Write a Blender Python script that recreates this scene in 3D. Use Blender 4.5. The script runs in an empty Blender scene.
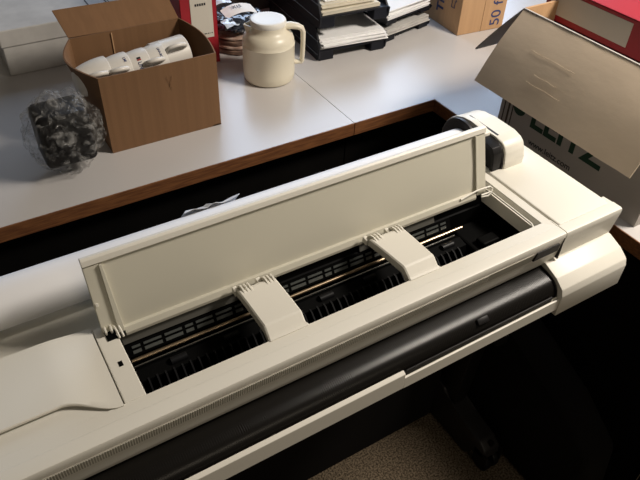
import bpy, bmesh, math, random
from mathutils import Vector, Matrix, noise
random.seed(4)
S = bpy.context.scene
C = S.collection

# ------------------------------------------------------------------ camera
cam_d = bpy.data.cameras.new('camera')
cam_d.sensor_width = 36.0
cam_d.lens = 36.0 * 651.92 / 640.0
cam_d.clip_start = 0.02
cam = bpy.data.objects.new('camera', cam_d)
C.objects.link(cam)
R3 = Matrix(((0.85423159, 0.32033684, -0.40947857),
             (-0.51877424, 0.57684599, -0.63096909),
             (0.03408343, 0.75142066, 0.65894257)))
cam.matrix_world = Matrix.Translation((0, 0, 1.54)) @ R3.to_4x4()
S.camera = cam

# ------------------------------------------------------------------ world, lights, exposure
S.view_settings.view_transform = 'Standard'
S.view_settings.look = 'None'
S.view_settings.gamma = 1.0
S.view_settings.use_curve_mapping = False
S.view_settings.exposure = 0.0
W = bpy.data.worlds.new('world')
S.world = W
W.use_nodes = True
wb = W.node_tree.nodes['Background']
wb.inputs[0].default_value = (1.0, 0.90, 0.76, 1)
wb.inputs[1].default_value = 0.05


def area(name, loc, target, size, size_y, power, color, spread=180):
    l = bpy.data.lights.new(name, 'AREA')
    l.shape = 'RECTANGLE'
    l.size = size
    l.size_y = size_y
    l.energy = power
    l.color = color
    l.spread = math.radians(spread)
    o = bpy.data.objects.new(name, l)
    C.objects.link(o)
    o.location = loc
    o.rotation_euler = (Vector(target) - Vector(loc)).to_track_quat('-Z', 'Y').to_euler()
    return o


area('window_light', (2.1, 2.95, 1.90), (1.9, 0.0, 0.9), 2.55, 1.25, 50, (0.58, 0.74, 1.0))
area('ceiling_light', (1.64, 0.20, 2.16), (0.9, 0.7, 0.8), 0.40, 0.35, 39, (1.0, 0.91, 0.80))
area('room_light', (0.4, -2.2, 2.2), (0.5, 0.6, 0.7), 1.2, 0.5, 8, (1.0, 0.86, 0.66))


# ------------------------------------------------------------------ materials
def mat(name, color, rough=0.5, metal=0.0, var=0.04, scale=8.0, bump=0.0, bscale=200.0, spec=0.5,
        stretch=None, color2=None, alpha=1.0, coat=0.0, trans=0.0, lo=0.35, hi=0.65):
    m = bpy.data.materials.new(name)
    m.use_nodes = True
    nt = m.node_tree
    b = nt.nodes['Principled BSDF']
    b.inputs['Roughness'].default_value = rough
    b.inputs['Metallic'].default_value = metal
    b.inputs['Specular IOR Level'].default_value = spec
    b.inputs['Alpha'].default_value = alpha
    b.inputs['Coat Weight'].default_value = coat
    b.inputs['Transmission Weight'].default_value = trans
    tc = nt.nodes.new('ShaderNodeTexCoord')
    mp = nt.nodes.new('ShaderNodeMapping')
    nt.links.new(tc.outputs['Object'], mp.inputs[0])
    if stretch:
        mp.inputs['Scale'].default_value = stretch
    n = nt.nodes.new('ShaderNodeTexNoise')
    n.inputs['Scale'].default_value = scale
    n.inputs['Detail'].default_value = 4
    nt.links.new(mp.outputs[0], n.inputs[0])
    r = nt.nodes.new('ShaderNodeValToRGB')
    c2 = color2 or tuple(max(0, c * (1 - var * 2)) for c in color)
    r.color_ramp.elements[0].position = lo
    r.color_ramp.elements[1].position = hi
    r.color_ramp.elements[0].color = (*c2, 1)
    r.color_ramp.elements[1].color = (*color, 1)
    nt.links.new(n.outputs['Fac'], r.inputs[0])
    nt.links.new(r.outputs[0], b.inputs['Base Color'])
    if bump:
        n2 = nt.nodes.new('ShaderNodeTexNoise')
        n2.inputs['Scale'].default_value = bscale
        nt.links.new(mp.outputs[0], n2.inputs[0])
        bp = nt.nodes.new('ShaderNodeBump')
        bp.inputs['Strength'].default_value = bump
        bp.inputs['Distance'].default_value = 0.002
        nt.links.new(n2.outputs['Fac'], bp.inputs['Height'])
        nt.links.new(bp.outputs[0], b.inputs['Normal'])
    return m


M = {}
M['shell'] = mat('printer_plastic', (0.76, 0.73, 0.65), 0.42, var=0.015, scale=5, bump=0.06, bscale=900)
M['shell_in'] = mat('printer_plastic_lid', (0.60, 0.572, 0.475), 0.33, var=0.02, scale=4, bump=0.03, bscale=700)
M['vent'] = mat('vent_strip', (0.42, 0.395, 0.33), 0.6, var=0.1, scale=30)
M['black'] = mat('black_plastic', (0.009, 0.008, 0.008), 0.45, var=0.1, bump=0.05, spec=0.2)
M['cavity'] = mat('cavity_plastic', (0.0025, 0.0025, 0.0025), 0.6, var=0.1, spec=0.05)
M['rib'] = mat('rib_plastic', (0.008, 0.008, 0.009), 0.45, var=0.1, spec=0.2)
M['dgrey'] = mat('dark_grey_plastic', (0.022, 0.020, 0.020), 0.45, var=0.05, spec=0.3)
M['mgrey'] = mat('grey_plastic', (0.10, 0.097, 0.085), 0.5, var=0.05)
M['slotgrey'] = mat('slot_metal_and_highlight', (0.12, 0.13, 0.125), 0.45, metal=0.4, var=0.05)
M['rod'] = mat('polished_rod', (0.55, 0.42, 0.28), 0.33, metal=1.0, var=0.03)
M['steel'] = mat('steel_strip', (0.6, 0.6, 0.58), 0.3, metal=1.0, var=0.05)
M['paper'] = mat('paper', (0.88, 0.875, 0.87), 0.75, var=0.03, scale=20)
M['paper_b'] = mat('paper_cream', (0.72, 0.66, 0.53), 0.75, var=0.05, scale=20)
M['paper_g'] = mat('paper_grey', (0.55, 0.53, 0.50), 0.75, var=0.08, scale=20)
M['roll'] = mat('roll_paper', (0.86, 0.86, 0.88), 0.5, var=0.01)
M['desk'] = mat('grey_laminate', (0.585, 0.56, 0.545), 0.27, var=0.012, scale=6, bump=0.03, bscale=600, spec=0.55)
M['wood'] = mat('wood_edge', (0.25, 0.105, 0.040), 0.4, scale=10, stretch=(2.5, 12, 40), color2=(0.13, 0.05, 0.022), bump=0.1, bscale=60)
M['darkpanel'] = mat('dark_panel', (0.004, 0.0035, 0.003), 0.8, var=0.2, spec=0.1)
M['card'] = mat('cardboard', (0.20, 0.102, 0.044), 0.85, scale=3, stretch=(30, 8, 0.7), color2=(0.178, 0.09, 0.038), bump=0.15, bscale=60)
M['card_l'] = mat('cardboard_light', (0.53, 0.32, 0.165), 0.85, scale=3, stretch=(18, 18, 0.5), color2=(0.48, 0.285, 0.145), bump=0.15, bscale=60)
M['card_g'] = mat('cardboard_greyed', (0.62, 0.50, 0.37), 0.85, scale=5, stretch=(3, 1.5, 3), color2=(0.59, 0.475, 0.35), bump=0.12, bscale=30)
M['card_p'] = mat('cardboard_printed', (0.46, 0.42, 0.385), 0.8, scale=6, color2=(0.42, 0.385, 0.35), bump=0.1)
M['core'] = mat('cardboard_edge', (0.10, 0.07, 0.05), 0.9, var=0.3, scale=300)
M['tape'] = mat('packing_tape', (0.35, 0.24, 0.14), 0.3, var=0.05, coat=0.2)
M['china'] = mat('white_china', (0.70, 0.665, 0.61), 0.38, var=0.01)
M['jug'] = mat('cream_plastic', (0.74, 0.68, 0.54), 0.36, var=0.01)
M['jug_lid'] = mat('white_lid_plastic', (0.79, 0.765, 0.70), 0.4, var=0.01)
M['red'] = mat('red_board', (0.36, 0.012, 0.022), 0.45, var=0.08)
M['label'] = mat('label_paper', (0.62, 0.58, 0.50), 0.7, var=0.02)
M['ink'] = mat('black_ink', (0.02, 0.02, 0.022), 0.6)
M['blue_ink'] = mat('blue_ink', (0.035, 0.05, 0.16), 0.7, var=0.15, scale=60)
M['green_ink'] = mat('green_ink', (0.010, 0.045, 0.022), 0.7)
M['red_ink'] = mat('red_ink', (0.35, 0.03, 0.03), 0.6)
M['tray'] = mat('tray_plastic', (0.007, 0.008, 0.013), 0.4, var=0.1, spec=0.25)
M['film'] = mat('crumpled_film', (0.03, 0.035, 0.05), 0.16, bump=1.0, bscale=26, coat=0.6)
M['film_refl'] = mat('film_reflection', (0.62, 0.70, 0.82), 0.25, bump=0.6, bscale=40, coat=0.5)  # bluish white stands in for reflections on the black bag
M['disc'] = mat('brown_disc', (0.24, 0.15, 0.10), 0.7, scale=60, color2=(0.10, 0.055, 0.04))
M['disc_l'] = mat('pale_disc', (0.60, 0.47, 0.38), 0.7, scale=60, color2=(0.30, 0.17, 0.12))
M['filebox'] = mat('brown_file_board', (0.045, 0.032, 0.026), 0.7, var=0.1)
M['bin'] = mat('bin_fabric', (0.010, 0.009, 0.009), 0.95, spec=0.1)
M['wall'] = mat('wall_paint', (0.60, 0.57, 0.50), 0.9, var=0.02)
M['frame'] = mat('window_frame_paint', (0.75, 0.75, 0.74), 0.5)

# carpet: speckled loops
def carpet():
    m = mat('carpet', (0.24, 0.185, 0.125), 0.95, scale=220, color2=(0.06, 0.045, 0.03), bump=1.0, bscale=500, spec=0.1, lo=0.38, hi=0.62)
    return m
M['carpet'] = carpet()

# clear wrinkled bag
def clearbag():
    m = bpy.data.materials.new('clear_film')
    m.use_nodes = True
    nt = m.node_tree
    nt.nodes.clear()
    out = nt.nodes.new('ShaderNodeOutputMaterial')
    mix = nt.nodes.new('ShaderNodeMixShader')
    tr = nt.nodes.new('ShaderNodeBsdfTransparent')
    gl = nt.nodes.new('ShaderNodeBsdfPrincipled')
    gl.inputs['Base Color'].default_value = (0.45, 0.44, 0.42, 1)
    gl.inputs['Roughness'].default_value = 0.15
    tr.inputs[0].default_value = (0.96, 0.96, 0.96, 1)
    tc = nt.nodes.new('ShaderNodeTexCoord')
    n = nt.nodes.new('ShaderNodeTexNoise')
    n.inputs['Scale'].default_value = 38
    n.inputs['Detail'].default_value = 4
    n.inputs['Distortion'].default_value = 1.5
    nt.links.new(tc.outputs['Object'], n.inputs[0])
    rp = nt.nodes.new('ShaderNodeValToRGB')
    rp.color_ramp.elements[0].position = 0.46
    rp.color_ramp.elements[0].color = (0.04, 0.04, 0.04, 1)
    rp.color_ramp.elements[1].position = 0.66
    rp.color_ramp.elements[1].color = (0.38, 0.38, 0.38, 1)
    nt.links.new(n.outputs['Fac'], rp.inputs[0])
    bp = nt.nodes.new('ShaderNodeBump')
    bp.inputs['Strength'].default_value = 1.0
    bp.inputs['Distance'].default_value = 0.012
    nt.links.new(n.outputs['Fac'], bp.inputs['Height'])
    nt.links.new(bp.outputs[0], gl.inputs['Normal'])
    nt.links.new(rp.outputs[0], mix.inputs[0])
    nt.links.new(tr.outputs[0], mix.inputs[1])
    nt.links.new(gl.outputs[0], mix.inputs[2])
    nt.links.new(mix.outputs[0], out.inputs[0])
    return m
M['clear'] = clearbag()


def ribbed(name, base, freq):
    m = mat(name, base, 0.27, var=0.05, spec=0.25)
    nt = m.node_tree
    b = nt.nodes['Principled BSDF']
    tc = nt.nodes.new('ShaderNodeTexCoord')
    w = nt.nodes.new('ShaderNodeTexWave')
    w.bands_direction = 'X'
    w.inputs['Scale'].default_value = freq
    nt.links.new(tc.outputs['Object'], w.inputs[0])
    bp = nt.nodes.new('ShaderNodeBump')
    bp.inputs['Strength'].default_value = 0.25
    bp.inputs['Distance'].default_value = 0.0006
    nt.links.new(w.outputs['Fac'], bp.inputs['Height'])
    nt.links.new(bp.outputs[0], b.inputs['Normal'])
    return m
M['platen'] = ribbed('ribbed_black_plastic', (0.008, 0.007, 0.006), 105)


# ------------------------------------------------------------------ helpers
def finish(bm, name, m, parent=None, smooth=False, mod=None):
    me = bpy.data.meshes.new(name)
    bmesh.ops.recalc_face_normals(bm, faces=bm.faces)
    bm.to_mesh(me)
    bm.free()
    mats = m if isinstance(m, (list, tuple)) else [m]
    for x in mats:
        me.materials.append(M[x] if isinstance(x, str) else x)
    if smooth:
        for p in me.polygons:
            p.use_smooth = True
        try:
            me.set_sharp_from_angle(angle=math.radians(38))
        except Exception:
            pass
    o = bpy.data.objects.new(name, me)
    C.objects.link(o)
    if parent:
        o.parent = parent
    return o


def box(bm, x0, x1, y0, y1, z0, z1, bev=0.0, seg=2, mtx=None, mi=0):
    r = bmesh.ops.create_cube(bm, size=1)
    vs = r['verts']
    for v in vs:
        v.co = Vector(((x0 + x1) / 2 + v.co.x * (x1 - x0), (y0 + y1) / 2 + v.co.y * (y1 - y0), (z0 + z1) / 2 + v.co.z * (z1 - z0)))
    fs = list({f for v in vs for f in v.link_faces})
    for f in fs:
        f.material_index = mi
    if bev:
        es = list({e for v in vs for e in v.link_edges})
        r2 = bmesh.ops.bevel(bm, geom=es, offset=bev, segments=seg, affect='EDGES', profile=0.5)
        vs = list({v for f in r2['faces'] for v in f.verts} | {v for v in vs if v.is_valid})
    if mtx:
        for v in vs:
            v.co = mtx @ v.co
    return vs


def prism(bm, prof, a, b, axis='x', bev=0.0, seg=2, mtx=None, mi=0):
    """closed profile polygon extruded from a to b along the axis; profile is (y,z), (x,z) or (x,y)."""
    def P(t, p):
        if axis == 'x': return Vector((t, p[0], p[1]))
        if axis == 'y': return Vector((p[0], t, p[1]))
        return Vector((p[0], p[1], t))
    A = [bm.verts.new(P(a, p)) for p in prof]
    B = [bm.verts.new(P(b, p)) for p in prof]
    fs = [bm.faces.new(A), bm.faces.new(B[::-1])]
    n = len(prof)
    for i in range(n):
        fs.append(bm.faces.new((A[i], A[(i + 1) % n], B[(i + 1) % n], B[i])))
    for f in fs:
        f.material_index = mi
    vs = A + B
    if bev:
        es = list({e for v in vs for e in v.link_edges})
        r2 = bmesh.ops.bevel(bm, geom=es, offset=bev, segments=seg, affect='EDGES', profile=0.5)
        vs = list({v for f in r2['faces'] for v in f.verts} | {v for v in vs if v.is_valid})
    if mtx:
        for v in vs:
            v.co = mtx @ v.co
    return vs


def tube(bm, pts, rad, seg=12, cap=True, closed=False):
    pts = [Vector(p) for p in pts]
    rads = rad if isinstance(rad, (list, tuple)) else [rad] * len(pts)
    rings = []
    n = len(pts)
    up = Vector((0, 0, 1))
    prev = None
    for i, p in enumerate(pts):
        t = (pts[min(i + 1, n - 1)] - pts[max(i - 1, 0)]).normalized()
        if prev is None:
            u = t.cross(up)
            if u.length < 0.1:
                u = t.cross(Vector((1, 0, 0)))
            u.normalize()
        else:
            u = (prev - t * prev.dot(t)).normalized()
        prev = u
        w = t.cross(u)
        rings.append([bm.verts.new(p + (u * math.cos(a) + w * math.sin(a)) * rads[i]) for a in [2 * math.pi * k / seg for k in range(seg)]])
    for i in range(n - 1):
        for k in range(seg):
            bm.faces.new((rings[i][k], rings[i][(k + 1) % seg], rings[i + 1][(k + 1) % seg], rings[i + 1][k]))
    if cap:
        bm.faces.new(rings[0][::-1])
        bm.faces.new(rings[-1])
    return [v for r in rings for v in r]


def lathe(bm, prof, seg=48, mtx=None):
    """profile of (r, z) spun about local z."""
    rings = []
    for r, z in prof:
        if r < 1e-6:
            rings.append([bm.verts.new((0, 0, z))])
        else:
            rings.append([bm.verts.new((r * math.cos(2 * math.pi * k / seg), r * math.sin(2 * math.pi * k / seg), z)) for k in range(seg)])
    for a, b in zip(rings, rings[1:]):
        for k in range(seg):
            k2 = (k + 1) % seg
            if len(a) == 1 and len(b) == 1:
                continue
            if len(a) == 1:
                bm.faces.new((a[0], b[k], b[k2]))
            elif len(b) == 1:
                bm.faces.new((a[k], a[k2], b[0]))
            else:
                bm.faces.new((a[k], a[k2], b[k2], b[k]))
    vs = [v for r in rings for v in r]
    if mtx:
        for v in vs:
            v.co = mtx @ v.co
    return vs


def sheet(bm, rows, th=None, mi=0):
    """grid surface from rows of points, given a thickness along the normal."""
    g = [[bm.verts.new(p) for p in r] for r in rows]
    fs = []
    for i in range(len(g) - 1):
        for j in range(len(g[0]) - 1):
            f = bm.faces.new((g[i][j], g[i][j + 1], g[i + 1][j + 1], g[i + 1][j]))
            f.material_index = mi
            fs.append(f)
    if th:
        bm.normal_update()
        bmesh.ops.solidify(bm, geom=fs, thickness=th)
    return g


def BM():
    return bmesh.new()


def thing(name, label, cat, loc=(0, 0, 0), rz=0, group=None):
    o = bpy.data.objects.new(name, None)
    o.empty_display_size = 0.05
    C.objects.link(o)
    o.location = loc
    o.rotation_euler = (0, 0, rz)
    return tag(o, label, cat, group)


def tag(o, label, cat, group=None):
    o['label'] = label
    o['category'] = cat
    if group:
        o['group'] = group
    return o


def struct(name, bm, m):
    o = finish(bm, name, m)
    o['kind'] = 'structure'
    return o


def text_mesh(name, body, size, m, mtx, parent=None, extrude=0.0002, bold=0.0, fn=None, align='LEFT'):
    cu = bpy.data.curves.new(name, 'FONT')
    cu.body = body
    cu.size = size
    cu.extrude = extrude
    cu.offset = bold
    cu.align_x = align
    tmp = bpy.data.objects.new(name + '_tmp', cu)
    C.objects.link(tmp)
    dg = bpy.context.evaluated_depsgraph_get()
    me = bpy.data.meshes.new_from_object(tmp.evaluated_get(dg))
    bpy.data.objects.remove(tmp)
    bpy.data.curves.remove(cu)
    for v in me.vertices:
        co = v.co
        if fn:
            co = fn(co)
        v.co = mtx @ co
    me.materials.clear()
    me.materials.append(M[m])
    o = bpy.data.objects.new(name, me)
    C.objects.link(o)
    if parent:
        o.parent = parent
    return o


def frame_m(origin, xdir, ydir):
    x = Vector(xdir).normalized()
    y = Vector(ydir).normalized()
    z = x.cross(y)
    m = Matrix.Identity(4)
    for i in range(3):
        m[i][0], m[i][1], m[i][2], m[i][3] = x[i], y[i], z[i], origin[i]
    return m


def arc(cx, cy, r, a0, a1, n):
    return [(cx + r * math.cos(math.radians(a0 + (a1 - a0) * k / n)), cy + r * math.sin(math.radians(a0 + (a1 - a0) * k / n))) for k in range(n + 1)]


# ------------------------------------------------------------------ the room
bm = BM(); box(bm, -2.0, 3.6, -2.6, 3.0, -0.03, 0.0); struct('floor', bm, 'carpet')
bm = BM()
box(bm, -2.0, 0.8, 3.0, 3.1, 0, 2.7); box(bm, 3.4, 3.6, 3.0, 3.1, 0, 2.7)
box(bm, 0.8, 3.4, 3.0, 3.1, 0, 1.25); box(bm, 0.8, 3.4, 3.0, 3.1, 2.55, 2.7)
struct('wall_back', bm, 'wall')
bm = BM(); box(bm, 3.6, 3.7, -2.6, 3.1, 0, 2.7); struct('wall_right', bm, 'wall')
bm = BM()
for a, b in ((0.8, 0.86), (2.07, 2.13), (3.34, 3.4)):
    box(bm, a, b, 3.01, 3.07, 1.25, 2.55, 0.004)
for a, b in ((1.25, 1.31), (2.49, 2.55)):
    box(bm, 0.8, 3.4, 3.012, 3.068, a, b, 0.004)
struct('window_1', bm, 'frame')


# ------------------------------------------------------------------ desks
def desk(poly, edges, label, legs, panels):
    x0 = min(p[0] for p in poly); y0 = min(p[1] for p in poly)
    t = thing('desk', label, 'desk', (x0, y0, 0))
    inv = Matrix.Translation((-x0, -y0, 0))
    bm = BM(); prism(bm, poly, 0.708, 0.74, axis='z', mtx=inv)
    finish(bm, 'desktop', 'desk', t)
    for (a, b, c, d) in edges:
        bm = BM(); box(bm, a, b, c, d, 0.7075, 0.7403, 0.0008, mtx=inv)
        finish(bm, 'edge_band', 'wood', t)
    for (lx, ly) in legs:
        bm = BM(); box(bm, lx, lx + 0.05, ly, ly + 0.05, 0, 0.706, 0.003, mtx=inv)
        finish(bm, 'leg', 'darkpanel', t)
    for (a, b, c, d) in panels:
        bm = BM(); box(bm, a, b, c, d, 0.02, 0.7055, 0.001, mtx=inv)
        finish(bm, 'modesty_panel', 'darkpanel', t)
    return t


desk([(-0.75, 1.084), (0.7835, 1.084), (0.7835, 2.45), (-0.75, 2.45)], [(-0.75, 0.7835, 1.081, 1.084)],
     'left grey topped desk with dark wood edge, under the mug carton and cream jug',
     [(-0.70, 1.15), (0.70, 1.15), (-0.70, 2.35), (0.70, 2.35)], [(-0.70, 0.783, 1.115, 1.135)])
desk([(0.7850, 1.084), (1.0265, 1.084), (1.0265, 0.15), (2.35, 0.15), (2.35, 2.45), (0.7850, 2.45)],
     [(0.7850, 1.0265, 1.081, 1.084), (1.0235, 1.0265, 0.15, 1.0805)],
     'right grey topped corner desk with dark wood edge, under the paper trays and lettered carton',
     [(0.80, 1.15), (1.06, 0.20), (2.25, 0.20), (0.80, 2.35), (2.25, 2.35)], [(0.7855, 1.0745, 1.115, 1.135), (1.075, 1.095, 0.26, 1.15)])

# ------------------------------------------------------------------ the large format printer
PX, PY = 0.38, 0.56
pr = thing('large_format_printer', 'wide cream large format printer with its top lid open in front of the desks', 'printer', (PX, PY, 0))
INV = Matrix.Translation((-PX, -PY, 0))


def pp(bm, name, m, parent=pr, smooth=False):
    bmesh.ops.transform(bm, matrix=INV, verts=bm.verts)
    return finish(bm, name, m, parent, smooth)


XL, XR = -0.105, 0.853
OL, OR_ = 0.0793, 0.693      # opening
# front shell: deck strip and front face
prof = [(0.472, 0.9085), (0.4545, 0.9095), (0.4535, 0.9105), (0.4380, 0.9108), (0.4350, 0.9098), (0.4338, 0.9075), (0.4340, 0.899), (0.4364, 0.880), (0.4392, 0.860), (0.4400, 0.8530), (0.4425, 0.8500), (0.452, 0.8500), (0.4535, 0.870), (0.470, 0.885)]
bm = BM()
prism(bm, prof, XL, 0.7265, 'x')
prism(bm, prof, 0.7285, XR, 'x')
box(bm, 0.7262, 0.7288, 0.438, 0.47, 0.862, 0.9075)
pp(bm, 'front_cover', 'shell', smooth=True)
# vent strip: fine ribs along the front face
bm = BM()
prism(bm, [(0.4370, 0.8800), (0.4345, 0.8955), (0.4332, 0.8955), (0.4355, 0.8800)], XL + 0.01, 0.662, 'x', mi=0)
for k in range(230):
    x = XL + 0.012 + k * 0.0029
    if x < 0.58:
        prism(bm, [(0.4365, 0.8805), (0.4345, 0.8950), (0.4327, 0.8950), (0.4349, 0.8805)], x, x + 0.0011, 'x', mi=1)
pp(bm, 'vent_strip', ['vent', 'shell'])
bm = BM()
v = prism(bm, [(0.664, 0.8805), (0.669, 0.8955), (0.715, 0.8955), (0.7185, 0.892), (0.716, 0.8805)], 0.4328, 0.4385, 'y', 0.0005)
pp(bm, 'front_badge', 'black')
bm = BM()
for x in (0.724,):
    box(bm, x, x + 0.0015, 0.4335, 0.4400, 0.859, 0.902)
pp(bm, 'seam_trim', 'dgrey')
# left deck between seam and opening, and rear deck
bm = BM()
box(bm, 0.054, OL, 0.472, 0.597, 0.86, 0.9095, 0.0012)
box(bm, XL, 0.053, 0.4722, 0.60, 0.86, 0.9075, 0.0008)
pp(bm, 'deck', 'shell')
bm = BM()
box(bm, XL, 0.715, 0.604, 0.715, 0.80, 0.888, 0.004)
pp(bm, 'rear_deck', 'shell')
bm = BM()
box(bm, 0.0655, 0.0705, 0.524, 0.532, 0.9088, 0.9100)
pp(bm, 'sensor_slot', 'cavity')
bm = BM()
# left end cover: lifts gently towards the left with a rolled front skirt
def cover_row(f, dy=0.0, dz=0.0):
    row = []
    for j in range(22):
        x = 0.0525 - (0.0525 - XL) * j / 21
        q = min(1, max(0, (0.050 - x) / 0.060)); q = q * q * (3 - 2 * q)
        yf = 0.4705 + 0.030 * q
        row.append(Vector((x, 0.600 - (0.600 - yf) * f - dy, 0.9105 + 0.0050 * q - dz * (0.25 + 0.75 * q))))
    return row
rows = [cover_row(k / 14) for k in range(15)] + [cover_row(1, 0.0012, 0.0012), cover_row(1, 0.0012, 0.0040)]
sheet(bm, rows, 0.0015)
pp(bm, 'left_end_cover', 'shell', smooth=True)
# right end cover, flat with soft outer edges
bm = BM()
pr_prof = [(0.7300, 0.860), (0.7300, 0.9095), (0.7320, 0.9115), (0.835, 0.9115), (0.848, 0.9085), (0.853, 0.900), (0.855, 0.860)]
prism(bm, pr_prof, 0.4535, 0.655, 'y', 0.0015)
pp(bm, 'right_end_cover', 'shell', smooth=True)
bm = BM()
prism(bm, [(0.7010, 0.880), (0.6945, 0.883), (0.7025, 0.9000), (0.7090, 0.9000), (0.7125, 0.9085), (0.7268, 0.9095), (0.7268, 0.880)], 0.4555, 0.622, 'y')
pp(bm, 'side_rail', 'shell')
bm = BM(); box(bm, 0.7015, 0.7295, 0.4725, 0.60, 0.80, 0.8805); pp(bm, 'rail_base', 'cavity')
bm = BM()
prism(bm, [(0.691, 0.9083), (0.707, 0.9083), (0.709, 0.889), (0.692, 0.880)], 0.4545, 0.470, 'y')
pp(bm, 'rail_end', 'shell')
bm = BM()
tube(bm, [(0.7035, 0.592, 0.900), (0.7035, 0.57, 0.9035), (0.7025, 0.52, 0.904), (0.702, 0.482, 0.904), (0.699, 0.475, 0.902), (0.696, 0.471, 0.894)], 0.0016, 8)
pp(bm, 'rail_lip', 'shell', smooth=True)
# lower body behind the fronts
bm = BM()
box(bm, XL + 0.004, XR - 0.004, 0.600, 0.700, 0.79, 0.880, 0.004)
box(bm, XL + 0.004, 0.0785, 0.450, 0.602, 0.790, 0.862, 0.002)
box(bm, 0.7285, XR - 0.004, 0.455, 0.602, 0.790, 0.862, 0.002)
box(bm, XL + 0.004, XR - 0.004, 0.470, 0.74, 0.755, 0.792, 0.003)
pp(bm, 'chassis', 'black')
# front right housing next to the platen
bm = BM()
prism(bm, [(0.436, 0.856), (0.410, 0.846), (0.394, 0.834), (0.390, 0.822), (0.390, 0.780), (0.48, 0.780), (0.48, 0.856)], 0.7035, XR, 'x', 0.0015)
pp(bm, 'corner_housing', 'shell', smooth=True)
# output platen: ribbed black curved apron
bm = BM()
pf = [(0.454, 0.8475), (0.440, 0.8455), (0.426, 0.8430), (0.417, 0.8405), (0.4115, 0.8375), (0.4065, 0.8330), (0.4025, 0.826), (0.3995, 0.815), (0.3995, 0.795)]
bot = [(0.46, 0.795)]
prism(bm, pf + bot, XL + 0.02, 0.7005, 'x')
pp(bm, 'output_platen', 'platen', smooth=True)
bm = BM()
tube(bm, [(0.7015, y, z + 0.0012) for y, z in pf], 0.0016, 8)
pp(bm, 'platen_end_seal', 'black', smooth=True)
bm = BM()
v = box(bm, 0.542, 0.563, 0.4025, 0.4125, 0.8345, 0.8385, 0.0018)
bmesh.ops.rotate(bm, cent=(0.552, 0.4075, 0.8365), matrix=Matrix.Rotation(math.radians(38), 3, 'X'), verts=bm.verts)
pp(bm, 'platen_latch', 'black', smooth=True)
# lower front bar
bm = BM()
prism(bm, [(0.392, 0.7935), (0.3925, 0.824), (0.397, 0.8265), (0.399, 0.8265), (0.399, 0.7935)], XL, 0.4035, 'x', 0.0008)
prism(bm, [(0.392, 0.7935), (0.3925, 0.8150), (0.3945, 0.8160), (0.396, 0.8115), (0.3985, 0.8175), (0.399, 0.7935)], 0.4035, 0.7035, 'x')
pp(bm, 'front_bar', 'shell', smooth=False)
bm = BM()
box(bm, 0.408, 0.690, 0.3968, 0.3992, 0.812, 0.824, 0.0008)
pp(bm, 'cutter_track', 'black')

# interior
bm = BM()
box(bm, OL + 0.002, 0.692, 0.4735, 0.599, 0.793, 0.800)          # tray floor
box(bm, OL + 0.002, 0.692, 0.4725, 0.476, 0.80, 0.9025)           # front inner wall
box(bm, OL, OL + 0.002, 0.472, 0.599, 0.80, 0.905)
prism(bm, [(0.596, 0.80), (0.60, 0.80), (0.60, 0.905), (0.585, 0.9), (0.58, 0.882), (0.5775, 0.8805), (0.5775, 0.80)], OL, 0.692, 'x')
pp(bm, 'carriage_bay', 'cavity')
bm = BM()
prism(bm, [(0.5770, 0.8825), (0.5790, 0.8815), (0.5860, 0.8995), (0.5840, 0.9005)], 0.083, 0.252, 'x')
pp(bm, 'rear_strip', 'mgrey')
bm = BM()
prism(bm, [(0.5770, 0.8825), (0.5790, 0.8815), (0.5860, 0.8995), (0.5840, 0.9005)], 0.447, 0.590, 'x')
pp(bm, 'rear_strip', 'mgrey')
bm = BM()
prism(bm, [(0.5680, 0.8650), (0.5700, 0.8640), (0.5770, 0.8800), (0.5752, 0.8810)], 0.083, 0.62, 'x')
pp(bm, 'rear_guide', 'cavity')
bm = BM()
x = 0.092
k = 0
while x < 0.60:
    ln = 0.024 if k % 3 else 0.011
    for (ya, za, yb, zb) in ((0.5738, 0.8785, 0.5726, 0.8755), (0.5712, 0.8722, 0.5694, 0.8682)):
        prism(bm, [(ya, za), (yb, zb), (yb - 0.0008, zb + 0.0004), (ya - 0.0008, za + 0.0004)], x, x + ln, 'x')
    x += ln + 0.0045
    k += 1
pp(bm, 'slotted_guide', 'slotgrey')
bm = BM(); tube(bm, [(0.081, 0.5605, 0.866), (0.636, 0.5605, 0.866)], 0.0028, 16)
pp(bm, 'carriage_rod', 'rod', smooth=True)
bm = BM(); box(bm, 0.081, 0.615, 0.5515, 0.5530, 0.862, 0.8645)
pp(bm, 'encoder_strip', 'steel')
bm = BM()
prism(bm, [(0.556, 0.80), (0.556, 0.858), (0.548, 0.861), (0.530, 0.858), (0.52, 0.80)], 0.083, 0.622, 'x')
pp(bm, 'feed_roller_cover', 'cavity')
bm = BM()
for k in range(46):
    x = 0.095 + k * 0.0113
    prism(bm, [(0.532, 0.8595), (0.526, 0.8585), (0.502, 0.838), (0.500, 0.80), (0.52, 0.80), (0.532, 0.85)], x, x + 0.0022, 'x')
pp(bm, 'paper_guide_rib', 'rib')
for k in range(7):
    bm = BM()
    x = 0.13 + k * 0.075
    tube(bm, [(x, 0.541, 0.860), (x + 0.022, 0.541, 0.860)], 0.0055, 12)
    pp(bm, 'pinch_roller', 'rib', smooth=True)
bm = BM()
box(bm, 0.627, 0.690, 0.500, 0.575, 0.80, 0.856, 0.004)
box(bm, 0.640, 0.675, 0.510, 0.53, 0.856, 0.866, 0.003)
pp(bm, 'service_station', 'cavity')


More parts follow.
